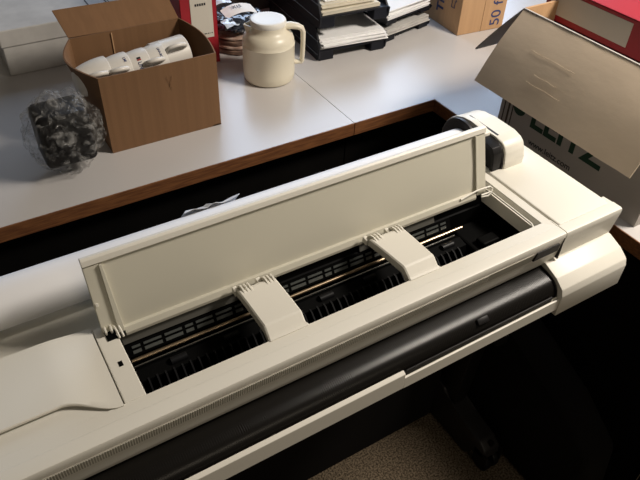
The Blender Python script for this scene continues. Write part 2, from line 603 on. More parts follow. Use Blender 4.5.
# arms bridging the opening
def bridge(xf0, xf1, xb0, xb1):
    bm = BM()
    secs = [(0.4700, 0.9098), (0.4735, 0.9108), (0.4760, 0.9128), (0.4850, 0.9210), (0.4865, 0.9220), (0.4885, 0.9226), (0.530, 0.9222), (0.5560, 0.9212), (0.5600, 0.9195)]
    top, lo = [], []
    for i, (y, z) in enumerate(secs):
        f = (y - 0.470) / 0.09
        fl_ = 0.004 if i == 0 else (0.002 if i == 1 else 0.0)
        a = xf0 + (xb0 - xf0) * f - fl_ * 0.3
        b = xf1 + (xb1 - xf1) * f + fl_
        th = 0.013 if i > 1 else 0.003
        top.append([Vector((a, y, z - 0.0015)), Vector((a + 0.002, y, z)), Vector((b - 0.002, y, z)), Vector((b, y, z - 0.0015))])
        lo.append([Vector((a, y + 0.002, z - th)), Vector((b, y + 0.002, z - th))])
    g = [[bm.verts.new(p) for p in r] for r in top]
    h = [[bm.verts.new(p) for p in r] for r in lo]
    for i in range(len(g) - 1):
        for j in range(3):
            bm.faces.new((g[i][j], g[i][j + 1], g[i + 1][j + 1], g[i + 1][j]))
        bm.faces.new((h[i][0], g[i][0], g[i + 1][0], h[i + 1][0]))
        bm.faces.new((h[i][1], g[i][3], g[i + 1][3], h[i + 1][1]))
        bm.faces.new((h[i][0], h[i][1], h[i + 1][1], h[i + 1][0]))
    bm.faces.new((g[0][0], g[0][1], g[0][2], g[0][3], h[0][1], h[0][0]))
    bm.faces.new((g[-1][0], g[-1][1], g[-1][2], g[-1][3], h[-1][1], h[-1][0]))
    b = pp(bm, 'bridge_arm', 'shell')
    bm = BM()
    for base in (xb0 + 0.001, xb1 - 0.0195):
        for k in range(3):
            x = base + 0.0045 + k * 0.0052
            prism(bm, [(0.549, 0.918), (0.549, 0.9215), (0.558, 0.9235), (0.566, 0.9215), (0.573, 0.914), (0.573, 0.908), (0.562, 0.910)], x, x + 0.0028, 'x', 0.0005)
        box(bm, base - 0.003, base + 0.0035, 0.563, 0.574, 0.906, 0.916, 0.0012)
    pp(bm, 'hinge_finger', 'shell', b)
    return b


bridge(0.2385, 0.2925, 0.2370, 0.2920)
bridge(0.4575, 0.5090, 0.4480, 0.5070)

# open lid, tilted back
LL = 0.1088
ld = Vector((0, 0.032, 0.104)).normalized()
ln = Vector((0, -ld.z, ld.y))     # towards the viewer
LM = Matrix(((1, 0, 0, 0), (0, ld.y, ln.y, 0.5805), (0, ld.z, ln.z, 0.9045), (0, 0, 0, 1)))
LO = 0.064; LR = 0.6970
bm = BM()
box(bm, LO, LR, 0.0, LL, -0.009, -0.003, 0.0008, mtx=LM)                 # back skin
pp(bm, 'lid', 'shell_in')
lid = bpy.data.objects['lid']
bm = BM()
prism(bm, [(LL - 0.0005, -0.010), (LL + 0.002, -0.006), (LL + 0.002, -0.001), (LL - 0.001, 0.0012), (LL - 0.0085, 0.0012), (LL - 0.0100, -0.0035)], LO, LR + 0.0005, 'x', 0.0006, mtx=LM @ Matrix(((1, 0, 0, 0), (0, 1, 0, 0), (0, 0, 1, 0), (0, 0, 0, 1))))
pp(bm, 'lid_top_rim', 'shell', lid)
bm = BM()
prism(bm, [(-0.0075, -0.006), (-0.0075, 0.0015), (-0.003, 0.003), (0.0050, 0.0015), (0.0062, -0.0035)], 0.0900, 0.6735, 'x', 0.0006, mtx=LM)
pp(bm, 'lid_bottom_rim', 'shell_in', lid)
bm = BM()
box(bm, LO, 0.0830, 0.002, LL - 0.010, -0.0035, -0.0005, 0.0008, mtx=LM)
prism(bm, [(0.0825, LL - 0.011), (0.0865, LL - 0.011), (0.0905, 0.001), (0.0825, 0.001)], -0.0035, 0.0025, 'z', 0.0006, mtx=LM)
pp(bm, 'lid_side_rim', 'shell_in', lid)
bm = BM()
box(bm, 0.6745, 0.6785, 0.0, LL - 0.010, -0.0035, 0.0020, 0.0008, mtx=LM)
box(bm, 0.6780, LR, -0.003, LL - 0.010, -0.0035, -0.0008, 0.0008, mtx=LM)
pp(bm, 'lid_side_rim', 'shell_in', lid)
bm = BM()
# translucent looking inner panel, very slightly bowed
rows = []
for i in range(5):
    s = 0.006 + (LL - 0.016) * i / 4
    rows.append([LM @ Vector((0.0865 + (0.588) * j / 20, s, -0.0028 + 0.0012 * math.sin(math.pi * i / 4))) for j in range(21)])
sheet(bm, rows, 0.0004)
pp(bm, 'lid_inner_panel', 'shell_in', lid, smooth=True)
bm = BM()
for k in range(4):
    pass
box(bm, 0.0655, 0.0690, 0.045, 0.0495, -0.0005, 0.0012, 0.0004, mtx=LM)
pp(bm, 'lid_catch', 'shell', lid)
# right hinge loops
bm = BM()
tube(bm, [LM @ Vector(p) for p in ((0.640, 0.0030, 0.003), (0.672, 0.0085, 0.004), (0.690, 0.0095, 0.006), (0.7005, 0.0085, 0.006), (0.7045, 0.0040, 0.007), (0.701, 0.0000, 0.008), (0.690, -0.0005, 0.007), (0.681, -0.0010, 0.006))], 0.0016, 8)
tube(bm, [LM @ Vector(p) for p in ((0.681, -0.0040, 0.006), (0.694, -0.0050, 0.008), (0.702, -0.0010, 0.008))], 0.0014, 8)
pp(bm, 'lid_hinge', 'shell', lid, smooth=True)
bm = BM()
for x in (0.0660, 0.0730):
    prism(bm, [(0.578, 0.9095), (0.576, 0.917), (0.580, 0.921), (0.585, 0.919), (0.592, 0.9095)], x, x + 0.0025, 'x', 0.0005)
for x in (0.0785, 0.0835):
    tube(bm, [(x, 0.586, 0.916), (x + 0.001, 0.577, 0.914), (x + 0.0015, 0.566, 0.9105)], 0.0013, 8)
pp(bm, 'lid_hinge', 'shell', lid, smooth=True)
bm = BM(); box(bm, 0.0655, 0.078, 0.568, 0.584, 0.9090, 0.9105)
pp(bm, 'hinge_pocket', 'cavity', lid)

# roll holder arm at the right rear
bm = BM()
ap = [(0.605, 0.905), (0.6065, 0.925), (0.6095, 0.940), (0.6150, 0.9500), (0.6230, 0.9560), (0.640, 0.9585), (0.690, 0.9585)] + \
     [(0.712, 0.9570), (0.728, 0.9520), (0.742, 0.9430), (0.752, 0.928), (0.756, 0.910), (0.756, 0.880)] + [(0.66, 0.880), (0.655, 0.905)]
prism(bm, ap, 0.7570, 0.8020, 'x', 0.0030, 3)
pp(bm, 'roll_arm_cover', 'shell', smooth=True)
bm = BM()
prism(bm, [(y + 0.0022, z - 0.0035) for y, z in ap], 0.7535, 0.7572, 'x', 0.0008)
pp(bm, 'roll_arm_edge', 'dgrey', smooth=True)
bm = BM()
prism(bm, [(0.609, 0.893), (0.6105, 0.925), (0.6135, 0.943), (0.620, 0.952), (0.650, 0.9560), (0.652, 0.9510), (0.624, 0.946), (0.6195, 0.939), (0.6170, 0.925), (0.616, 0.893)], 0.7340, 0.7537, 'x', 0.0008)
box(bm, 0.7370, 0.7530, 0.6185, 0.72, 0.893, 0.948, 0.002)
pp(bm, 'roll_arm_bracket', 'black', smooth=True)
bm = BM()
sp_ = [(0.652, 0.9600), (0.665, 0.9640), (0.690, 0.9650), (0.708, 0.9630), (0.724, 0.9570), (0.738, 0.9470), (0.748, 0.933)]
sp2 = [(y - 0.002 - 0.004 * k / 6, z - 0.0075) for k, (y, z) in enumerate(sp_)][::-1]
prism(bm, sp_ + sp2, 0.7450, 0.7575, 'x', 0.001)
pp(bm, 'roll_arm_strip', 'shell', smooth=True)
bm = BM(); box(bm, 0.7615, 0.7655, 0.640, 0.712, 0.9560, 0.9590)
pp(bm, 'roll_arm_slot', 'dgrey')
# left roll support (mirror)
bm = BM()
prism(bm, [(0.63, 0.886), (0.63, 0.93), (0.645, 0.955), (0.68, 0.965), (0.71, 0.955), (0.725, 0.93), (0.725, 0.886)], -0.100, -0.062, 'x', 0.003)
pp(bm, 'roll_support', 'shell', smooth=True)

# stand: legs with castor feet and black catch bin
def leg_and_foot(xc):
    bm = BM()
    prism(bm, [(0.60, 0.757), (0.74, 0.757), (0.72, 0.60), (0.70, 0.09), (0.64, 0.09), (0.615, 0.60)], xc - 0.022, xc + 0.022, 'x', 0.006)
    l = pp(bm, 'stand_leg', 'black', smooth=True)
    bm = BM()
    prism(bm, [(0.500, 0.058), (0.505, 0.085), (0.53, 0.103), (0.60, 0.112), (0.655, 0.125), (0.68, 0.150), (0.72, 0.150), (0.90, 0.075), (0.90, 0.058), (0.845, 0.052), (0.835, 0.006), (0.560, 0.006), (0.550, 0.052)], xc - 0.028, xc + 0.024, 'x', 0.006, 3)
    pp(bm, 'foot', 'dgrey', l, smooth=True)
    for y in (0.515, 0.88):
        bm = BM()
        for s in (-1, 1):
            prism(bm, [(y + r * 1.0 * math.cos(a), 0.026 + r * math.sin(a)) for r, a in [(0.026, 2 * math.pi * k / 24) for k in range(24)]], xc + s * 0.014 - 0.008, xc + s * 0.014 + 0.008, 'x', 0.002)
        c = pp(bm, 'castor_wheel', 'black', l, smooth=True)
        bm = BM()
        for s in (-1, 1):
            box(bm, xc + s * 0.026 - 0.002, xc + s * 0.026 + 0.002, y - 0.022, y + 0.022, 0.03, 0.075, 0.0015)
        tube(bm, [(xc, y, 0.045), (xc, y, 0.10)], 0.007, 12)
        pp(bm, 'castor_fork', 'black', l)


leg_and_foot(0.872)
leg_and_foot(-0.085)
bm = BM()
box(bm, -0.065, 0.85, 0.705, 0.715, 0.0, 0.752, 0.002)
pp(bm, 'catch_bin_fabric', 'bin')
bm = BM()
prism(bm, [(0.30, 0.002), (0.29, 0.12), (0.31, 0.26), (0.42, 0.34), (0.60, 0.40), (0.72, 0.42), (0.74, 0.002)], 0.925, 1.020, 'x', 0.02, 3)
prism(bm, [(0.60, 0.36), (0.60, 0.62), (0.72, 0.70), (0.72, 0.36)], 0.890, 0.960, 'x', 0.01, 3)
pp(bm, 'dark_filler', 'bin', smooth=True)  # added black mass standing in for the darkness right of the foot
bm = BM()
box(bm, -0.06, 0.85, 0.660, 0.685, 0.66, 0.70, 0.003)
pp(bm, 'cross_beam', 'black')

# ------------------------------------------------------------------ paper roll with its hubs
t = thing('paper_roll', 'white roll of plotter paper lying behind the open printer lid', 'paper roll', (0.34, 0.681, 0.9245))
bm = BM()
rr = 0.0325
tube(bm, [(-0.05 - 0.34, 0, 0), (0.7225 - 0.34, 0, 0), (0.7240 - 0.34, 0, 0)], [rr, rr, rr - 0.002], 64)
finish(bm, 'paper', 'roll', t, smooth=True)
bm = BM()
tube(bm, [(0.7245 - 0.34, 0.008, 0), (0.7260 - 0.34, 0.008, 0), (0.7315 - 0.34, 0.008, 0), (0.7330 - 0.34, 0.008, 0)], [0.042, 0.046, 0.046, 0.042], 64)
finish(bm, 'spindle_flange', 'dgrey', t, smooth=True)
bm = BM()
tube(bm, [(-0.0495 - 0.34, 0, 0), (-0.062 - 0.34, 0, 0)], 0.038, 48)
finish(bm, 'spindle_flange', 'dgrey', t, smooth=True)
# curled loose end of the roll at the back
bm = BM()
rows = []
for i in range(9):
    a = math.radians(60 - i * 16)
    rad = rr + 0.002 + 0.0012 * i
    rows.append([Vector((-0.115 + 0.085 * j / 8 + 0.006 * math.sin(i + j * 0.8), rad * math.cos(a) + 0.004, rad * math.sin(a) + 0.003 * math.sin(j * 1.7 + i))) for j in range(9)])
sheet(bm, rows, 0.0003)
finish(bm, 'loose_end', 'roll', t, smooth=True)

# ------------------------------------------------------------------ cream jug
jx, jy, jz = 0.714, 1.377, 0.7402
t = thing('vacuum_jug', 'cream plastic vacuum jug with white screw lid standing on the left desk', 'jug', (jx, jy, jz), math.radians(-22))
bm = BM()
lathe(bm, [(0, 0.0), (0.054, 0.0), (0.0615, 0.003), (0.0650, 0.011), (0.0658, 0.025), (0.0652, 0.0945), (0.0658, 0.0953), (0.0650, 0.0962), (0.0640, 0.106), (0.0605, 0.116), (0.053, 0.1235), (0.0475, 0.1275), (0.0445, 0.132), (0.0435, 0.138), (0.0435, 0.142), (0.038, 0.1435), (0, 0.1435)], 64)
finish(bm, 'body', 'jug', t, smooth=True)
bm = BM()
lathe(bm, [(0, 0.140), (0.040, 0.140), (0.0435, 0.1425), (0.0445, 0.146), (0.0445, 0.152), (0.0425, 0.1555), (0.038, 0.157), (0.031, 0.1564), (0.027, 0.1558), (0, 0.1558)], 64)
finish(bm, 'lid', 'jug_lid', t, smooth=True)
bm = BM()
rows = []
for i in range(7):
    f = i / 6
    z = 0.122 + 0.022 * f
    w = 0.004 + 0.017 * f
    r = 0.050 - 0.004 * f
    out = 0.002 + 0.0105 * f
    rows.append([Vector((-r * math.cos(a) - out * max(0, 1 - abs(q)) ** 1.2, r * math.sin(a), z)) for q, a in [(-1 + 2 * j / 8, math.atan2(w, r) * (-1 + 2 * j / 8)) for j in range(9)]])
sheet(bm, rows, 0.002)
finish(bm, 'spout', 'jug', t, smooth=True)
bm = BM()
hp = [(0.038, 0.135), (0.056, 0.137), (0.073, 0.134), (0.0825, 0.129), (0.0865, 0.120), (0.0870, 0.095), (0.0860, 0.065), (0.0850, 0.044), (0.0830, 0.040), (0.0750, 0.040), (0.063, 0.0415)]
tube(bm, [(x, 0, z) for x, z in hp], [0.009, 0.0085, 0.0075, 0.007, 0.0065, 0.006, 0.006, 0.006, 0.0055, 0.0055, 0.006], 14)
for v in bm.verts:
    v.co.y *= 1.5
finish(bm, 'handle', 'jug', t, smooth=True)

# ------------------------------------------------------------------ carton with mugs (left)
t = thing('cardboard_box', 'open brown cardboard carton holding nested white mugs on the left desk', 'box', (0.38, 1.32, 0.74))
BO = Vector((0.38, 1.32, 0.74))
XA, XB, YA, YB, ZT = 0.254, 0.508, 1.224, 1.432, 0.9155


def wallrows(p0, p1, z0, z1, bulge, n=12, nz=6):
    rows = []
    d = Vector((p1[0] - p0[0], p1[1] - p0[1], 0))
    nrm = Vector((d.y, -d.x, 0)).normalized()
    for i in range(nz + 1):
        f = i / nz
        row = []
        for j in range(n + 1):
            g = j / n
            row.append(Vector((p0[0], p0[1], 0)) + d * g + nrm * bulge * math.sin(math.pi * g) * f ** 1.5 + Vector((0, 0, z0 + (z1 - z0) * f)) - BO)
        rows.append(row)
    return rows


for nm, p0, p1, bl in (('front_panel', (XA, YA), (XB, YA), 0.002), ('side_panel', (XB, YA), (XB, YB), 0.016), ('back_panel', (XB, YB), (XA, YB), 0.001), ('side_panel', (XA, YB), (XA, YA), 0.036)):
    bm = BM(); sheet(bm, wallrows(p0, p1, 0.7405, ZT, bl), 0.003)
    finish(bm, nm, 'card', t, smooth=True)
bm = BM(); box(bm, XA - BO.x, XB - BO.x, YA - BO.y, YB - BO.y, 0.0003, 0.0035); finish(bm, 'base_panel', 'card', t)
bm = BM()
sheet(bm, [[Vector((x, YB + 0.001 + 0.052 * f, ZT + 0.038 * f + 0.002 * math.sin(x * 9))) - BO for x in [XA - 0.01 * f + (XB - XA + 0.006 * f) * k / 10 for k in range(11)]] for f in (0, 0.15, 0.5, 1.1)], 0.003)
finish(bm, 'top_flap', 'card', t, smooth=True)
bm = BM()
for (xa, za, xb, zb) in ((0.392, 0.889, 0.402, 0.858), (0.404, 0.889, 0.396, 0.862)):
    tube(bm, [Vector((xa, YA - 0.0035, za)) - BO, Vector(((xa + xb) / 2 + 0.001, YA - 0.0033, (za + zb) / 2)) - BO, Vector((xb, YA - 0.003, zb)) - BO], 0.0004, 6)
finish(bm, 'crease', 'card', t)
bm = BM(); box(bm, 0.345 - BO.x, 0.3475 - BO.x, YB - 0.0050 - BO.y, YB - 0.0032 - BO.y, 0.02, 0.172)
finish(bm, 'panel_joint', 'card_l', t)


# mugs lying on their sides, nested
def mug_parts(name, label, loc, rx, axis, hand, L=0.085, txt=None, sq=False):
    o = bpy.data.objects.new(name, None); C.objects.link(o)
    o.empty_display_size = 0.03
    a = Vector(axis).normalized()
    o.location = loc
    q = Vector((0, 0, 1)).rotation_difference(a)
    o.rotation_mode = 'QUATERNION'
    from mathutils import Quaternion
    o.rotation_quaternion = q @ Quaternion((0, 0, 1), math.radians(hand))
    tag(o, label, 'mug', 'white mugs in the carton')
    bm = BM()
    r0, r1 = (0.026, 0.041) if not sq else (0.037, 0.040)
    prof = [(0, 0), (r0 * 0.85, 0), (r0, 0.003)]
    n = 10
    for k in range(1, n + 1):
        f = k / n
        prof.append((r0 + (r1 - r0) * (math.sin(f * math.pi / 2) ** 0.8 if not sq else f), 0.003 + (L - 0.003) * f))
    inner = [(max(0.0, r - 0.003), z) for r, z in prof[3:]][::-1]
    prof += [(r1 - 0.001, L + 0.0012)] + inner + [(r0 - 0.004, 0.006), (0, 0.006)]
    lathe(bm, prof, 40)
    finish(bm, 'cup', 'china', o, smooth=True)
    bm = BM()
    rb = r0 + (r1 - r0) * 0.6
    pts = [(rb - 0.001, 0, L * 0.80), (rb + 0.012, 0, L * 0.84), (rb + 0.022, 0, L * 0.72), (rb + 0.024, 0, L * 0.52), (rb + 0.016, 0, L * 0.34), (rb - 0.003, 0, L * 0.30)]
    # smooth handle
    P = [Vector(p) for p in pts]
    sm = []
    for i in range(len(P) - 1):
        p0 = P[max(i - 1, 0)]; p1 = P[i]; p2 = P[i + 1]; p3 = P[min(i + 2, len(P) - 1)]
        for s in range(5):
            u = s / 5
            sm.append(0.5 * ((2 * p1) + (p2 - p0) * u + (2 * p0 - 5 * p1 + 4 * p2 - p3) * u * u + (3 * p1 - p0 - 3 * p2 + p3) * u ** 3))
    sm.append(P[-1])
    tube(bm, sm, 0.0048, 10)
    finish(bm, 'handle', 'china', o, smooth=True)
    if txt:
        body, size, ang, z0, logo = txt
        def wrapf(co, size=size):
            # co.x runs round the cup, co.y along its axis
            f = (z0 - co.y * 1.0)
            return co
        def fn(co):
            z = z0 + co.y
            f = min(1, max(0, z / L))
            r = r0 + (r1 - r0) * (math.sin(f * math.pi / 2) ** 0.8 if not sq else f) + 0.0006 + co.z
            th = math.radians(ang) + co.x / r1
            return Vector((r * math.cos(th), r * math.sin(th), z))
        text_mesh('lettering', body, size, 'blue_ink', Matrix.Identity(4), o, 0.0002, 0.0001, fn)
        if logo:
            bm = BM()
            for (x0, x1, y0, y1, mi) in ((-0.011, -0.0065, 0.0, 0.008, 0), (-0.0062, -0.003, 0.0, 0.008, 1)):
                g = []
                for i in range(3):
                    g.append([fn(Vector((x0 + (x1 - x0) * j / 3, y0 + (y1 - y0) * i / 2, 0))) for j in range(4)])
                sheet(bm, g, None, mi)
            finish(bm, 'logo', ['ink', 'red_ink'], o)
    return o


# (written later with measured placement)
ym, zm = 1.303, 0.8765
mug_parts('mug', 'leftmost mug in the carton, its tapered base pointing at the left wall', (0.2240, ym, zm), 0, (1, 0.03, 0), 238, L=0.070)
mug_parts('mug', 'second mug from the left in the carton, small blue mark near its rim', (0.2660, ym, zm), 0, (1, 0.03, 0), 238, L=0.072, txt=('LMI', 0.008, 200 - 238, 0.060, False))
mug_parts('mug', 'middle mug in the carton with square logo and vertical lettering', (0.3070, ym, zm + 0.001), 0, (1, 0.03, 0), 300, L=0.072, txt=('LINA', 0.0105, 226 - 300, 0.046, True))
mug_parts('mug', 'fourth mug from the left in the carton, blue lettering up by its rim', (0.3450, ym + 0.003, zm + 0.002), 0, (1, 0.05, 0.01), 240, L=0.072, txt=('LINA.BO', 0.0065, 200 - 240, 0.058, False))
mug_parts('mug', 'rightmost mug in the carton, straight sided with its handle towards the rim', (0.3960, ym + 0.020, zm + 0.002), 0, (1, 0.10, 0.0), 232, L=0.080, sq=True)

# ------------------------------------------------------------------ clear bag at the left
t = thing('plastic_bag', 'crumpled clear plastic bag around a black item left of the mug carton', 'bag', (0.166, 1.216, 0.74))
bm = BM()
bmesh.ops.create_icosphere(bm, subdivisions=5, radius=1)
for v in bm.verts:
    n_ = v.co.copy()
    d = 1 + 0.16 * noise.noise(n_ * 2.2) + 0.09 * noise.noise(n_ * 6) + 0.05 * noise.noise(n_ * 14)
    z = n_.z * d
    v.co = Vector((n_.x * d * 0.074, n_.y * d * 0.072, 0.086 + max(-0.98, z) * 0.085))
finish(bm, 'film', 'clear', t, smooth=True)
bm = BM()
box(bm, -0.052, 0.050, -0.046, 0.042, 0.030, 0.142, 0.014, 4)
finish(bm, 'contents', 'black', t, smooth=True)

# ------------------------------------------------------------------ white carton behind, partly seen over the flap
t = thing('paper_carton', 'white paper carton with dark marks behind the mug carton', 'box', (0.36, 1.80, 0.74))
bm = BM(); box(bm, -0.22, 0.13, -0.12, 0.12, 0, 0.110, 0.002); finish(bm, 'carton_body', 'paper_g', t)
bm = BM(); box(bm, -0.224, 0.134, -0.124, 0.124, 0.075, 0.118, 0.003); finish(bm, 'carton_lid', 'paper_g', t)
bm = BM()
for x in (0.015, 0.062, 0.070):
    box(bm, x, x + (0.004 if x != 0.070 else 0.002), -0.1255, -0.1238, 0.080, 0.1184)
    box(bm, x, x + (0.004 if x != 0.070 else 0.002), -0.124, -0.02, 0.1178, 0.1186)
finish(bm, 'printed_mark', 'ink', t)

# ------------------------------------------------------------------ red lever arch file
t = thing('ring_binder', 'upright red lever arch file with blank pale spine label behind the mug carton', 'binder', (0.592, 1.517, 0.74), math.radians(-2))
bm = BM()
box(bm, -0.048, 0.048, 0.0, 0.003, 0, 0.315, 0.001)
box(bm, -0.048, -0.045, 0.0, 0.285, 0, 0.315, 0.001)
box(bm, 0.045, 0.048, 0.0, 0.285, 0, 0.315, 0.001)
finish(bm, 'cover', 'red', t)
bm = BM(); box(bm, -0.042, 0.040, 0.02, 0.27, 0.005, 0.295); finish(bm, 'pages', 'paper', t)
bm = BM(); box(bm, -0.022, 0.036, -0.0012, 0.0002, 0.073, 0.27, 0.0003); lb = finish(bm, 'spine_label', 'label', t)
bm = BM()
for k, w in enumerate((0.005, 0.003, 0.004, 0.002, 0.004)):
    box(bm, 0.010 + k * 0.0048, 0.010 + k * 0.0048 + w * 0.8, -0.0016, -0.0012, 0.083, 0.0855)
finish(bm, 'label_print', 'ink', lb)
bm = BM()
for k in range(5):
    box(bm, -0.010 + k * 0.006, -0.0055 + k * 0.006, -0.0016, -0.0012, 0.158, 0.164)
finish(bm, 'label_print', 'ink', lb)

# ------------------------------------------------------------------ dark file box at the back
t = thing('file_box', 'dark brown file box at the back of the desk behind the jug', 'box', (0.66, 1.78, 0.74))
bm = BM(); box(bm, 0, 0.36, 0, 0.26, 0, 0.16, 0.002); finish(bm, 'box_body', 'filebox', t)
bm = BM(); box(bm, -0.004, 0.364, -0.004, 0.264, 0.1605, 0.20, 0.003); finish(bm, 'box_lid', 'filebox', t)

# ------------------------------------------------------------------ stack of packs by the jug
dx, dy = 0.722, 1.582
for k, (m_, r, h) in enumerate((('disc', 0.066, 0.015), ('disc_l', 0.063, 0.011), ('disc', 0.065, 0.013), ('disc_l', 0.062, 0.010))):
    z = 0.740 + sum((0.0155, 0.0115, 0.0135, 0.0105)[:k])
    names = ('dark brown round flat pack at the bottom of the stack behind the jug', 'pale round flat pack second from the bottom of the stack',
             'reddish brown round flat pack third from the bottom of the stack', 'pale round flat pack at the top of the stack under the shiny bag')
    bm = BM(); lathe(bm, [(0, 0), (r - 0.004, 0), (r, 0.003), (r, h - 0.003), (r - 0.004, h), (0, h)], 40)
    for v in bm.verts:
        if v.co.length > 0.03:
            v.co += Vector((1, 1, 0.4)) * 0.0022 * noise.noise(v.co * 60 + Vector((k * 5, 0, 0)))
    zmin = min(v.co.z for v in bm.verts); zmax = max(v.co.z for v in bm.verts)
    for v in bm.verts:
        v.co.z = (v.co.z - zmin) / (zmax - zmin) * h
    o = finish(bm, 'round_pack', m_, None, smooth=True)
    o.location = (dx + 0.002 * (-1) ** k, dy, z)
    tag(o, names[k], 'food pack', 'round packs behind the jug')
t = thing('foil_bag', 'shiny crumpled black bag on the round packs behind the jug', 'bag', (dx, dy, 0.792))
bm = BM()
bmesh.ops.create_icosphere(bm, subdivisions=5, radius=1)
for v in bm.verts:
    n_ = v.co.copy()
    d = 1 + 0.14 * noise.noise(n_ * 2.5 + Vector((3, 0, 0))) + 0.10 * noise.noise(n_ * 6) + 0.05 * noise.noise(n_ * 13)
    v.co = Vector((n_.x * d * 0.070, n_.y * d * 0.075, 0.026 + max(-0.9, n_.z) * d * 0.028))
zmin = min(v.co.z for v in bm.verts)
for v in bm.verts:
    v.co.z -= zmin
ztop = {}
finish(bm, 'film', 'film', t, smooth=True)


def fold(name, m_, cx, cy, w, dpt, ang, z, amp, seed):
    bm = BM()
    ca, sa = math.cos(ang), math.sin(ang)
    rows = []
    for i in range(9):
        row = []
        for j in range(15):
            u = (j / 14 - 0.5) * w; q = (i / 8 - 0.5) * dpt
            x = cx + u * ca - q * sa; y = cy + u * sa + q * ca
            row.append(Vector((x, y, z - 5.0 * (u * u) - 3.0 * min(q, 0) ** 2 + q * 0.25 + amp * noise.noise(Vector((x * 60, y * 60, seed))))))
        rows.append(row)
    sheet(bm, rows, 0.0006)
    return finish(bm, name, m_, t, smooth=True)


fold('label', 'paper', 0.002, -0.018, 0.092, 0.038, 0.05, 0.0620, 0.002, 1)
fold('reflection_fold', 'film_refl', -0.038, -0.056, 0.050, 0.030, 0.20, 0.046, 0.008, 2)  # pale folds paint reflections onto the black film
fold('reflection_fold', 'film_refl', 0.035, -0.052, 0.060, 0.014, 0.55, 0.047, 0.008, 3)
fold('reflection_fold', 'film_refl', -0.030, 0.024, 0.060, 0.014, 0.15, 0.0700, 0.006, 4)
text_mesh('lettering', 'X15', 0.016, 'ink', frame_m((-0.018, -0.024, 0.0650), (1, 0.05, 0), (0, 1, 0.25)), t, 0.0002, 0.0002)


# ------------------------------------------------------------------ letter trays with papers
def tray(loc, rz, W_, D_, H, label, group, floorz, lines, feet=False):
    t = thing('letter_tray', label, 'letter tray', loc, rz, group)
    bm = BM()
    box(bm, 0.002, W_ - 0.002, 0.0, D_, floorz, floorz + 0.0045, 0.001)
    box(bm, 0.002, W_ - 0.002, D_ - 0.004, D_, floorz, H * 0.8, 0.001)
    finish(bm, 'tray_base', 'mgrey' if feet == 'grey' else 'tray', t)
    for s in (0, 1):
        x0, x1 = (0, 0.005) if s == 0 else (W_ - 0.005, W_)
        bm = BM()
        h = H if s == 0 else H * 0.55
        prism(bm, [(0.010, 0.0), (0.0, 0.006), (-0.004, floorz + 0.004), (0.006, h * 0.62), (0.022, h), (D_, h), (D_, 0.0)], x0, x1, 'x', 0.0008)
        finish(bm, 'side_wall', 'tray', t)
    for zz in lines:
        bm = BM(); tube(bm, [(-0.0010, 0.004, zz), (-0.0010, D_ - 0.01, zz)], 0.0011, 8)
        finish(bm, 'ridge_highlight', 'slotgrey', t)  # pale grey puts the highlight along the black side into colour
    for x in (0.004, W_ - 0.047):
        bm = BM(); box(bm, x, x + 0.043, 0.001, 0.035, 0.0, floorz + 0.002, 0.002)
        finish(bm, 'foot', 'tray', t)
    return t


def sheaf(loc, rz, w, d, n, h, m_, label, group, jitter=0.006, bow=0.0, seed=0):
    """a loose bundle of sheets, fanned slightly, as one object."""
    rnd = random.Random(seed)
    bm = BM()
    for k in range(n):
        z0 = h * k / n; z1 = h * (k + 0.86) / n
        jx_, jy_, ja = rnd.uniform(-jitter, jitter), rnd.uniform(-jitter, jitter), rnd.uniform(-0.04, 0.04)
        ca, sa = math.cos(ja), math.sin(ja)
        g = []
        for zz in (z0, z1):
            rows = []
            for i in range(7):
                y = d * i / 6
                row = []
                for j in range(7):
                    x = w * j / 6
                    b = bow * ((2 * j / 6 - 1) ** 2) * (1 - i / 6) + 0.0
                    row.append(bm.verts.new((x * ca - y * sa + jx_, x * sa + y * ca + jy_, zz + b)))
                rows.append(row)
            g.append(rows)
        for q, rows in enumerate(g):
            for i in range(6):
                for j in range(6):
                    f = (rows[i][j], rows[i][j + 1], rows[i + 1][j + 1], rows[i + 1][j])
                    bm.faces.new(f if q else f[::-1])
        ring = [(0, j) for j in range(7)] + [(i, 6) for i in range(1, 7)] + [(6, j) for j in range(5, -1, -1)] + [(i, 0) for i in range(5, 0, -1)]
        for a, b in zip(ring, ring[1:] + ring[:1]):
            bm.faces.new((g[0][a[0]][a[1]], g[0][b[0]][b[1]], g[1][b[0]][b[1]], g[1][a[0]][a[1]]))
    o = finish(bm, 'paper_pile', m_)
    o.location = loc
    o.rotation_euler = (0, 0, rz)
    return tag(o, label, 'papers', group)


ra = math.radians(-4.5)
TX, TY = 0.872, 1.393
def tl(x, y, z, a=ra, ox=TX, oy=TY):
    return (ox + x * math.cos(a) - y * math.sin(a), oy + x * math.sin(a) + y * math.cos(a), z)
tray((TX, TY, 0.7405), ra, 0.212, 0.33, 0.088, 'lower black letter tray beside the jug, full of white papers', 'black letter trays', 0.024, (0.018, 0.055))
tray((TX, TY, 0.8297), ra, 0.212, 0.33, 0.088, 'upper black letter tray beside the jug, holding cream papers', 'black letter trays', 0.028, (0.024, 0.062))
PW = 0.196
sheaf(tl(0.008, 0.004, 0.7698), ra, PW, 0.30, 3, 0.005, 'paper_g', 'thin greyish papers at the very bottom of the tray beside the jug', 'papers in the trays', 0.002, 0.0, 1)
sheaf(tl(0.012, -0.006, 0.7755), ra, PW, 0.30, 4, 0.011, 'paper', 'white papers low in the lower tray beside the jug', 'papers in the trays', 0.004, 0.0, 2)
sheaf(tl(0.010, 0.000, 0.7873), ra, PW, 0.30, 3, 0.009, 'paper', 'white papers halfway up the lower tray beside the jug', 'papers in the trays', 0.006, 0.0, 3)
sheaf(tl(0.007, 0.006, 0.7970), ra, PW, 0.30, 2, 0.005, 'paper', 'uppermost white papers in the lower tray beside the jug', 'papers in the trays', 0.004, 0.0, 4)
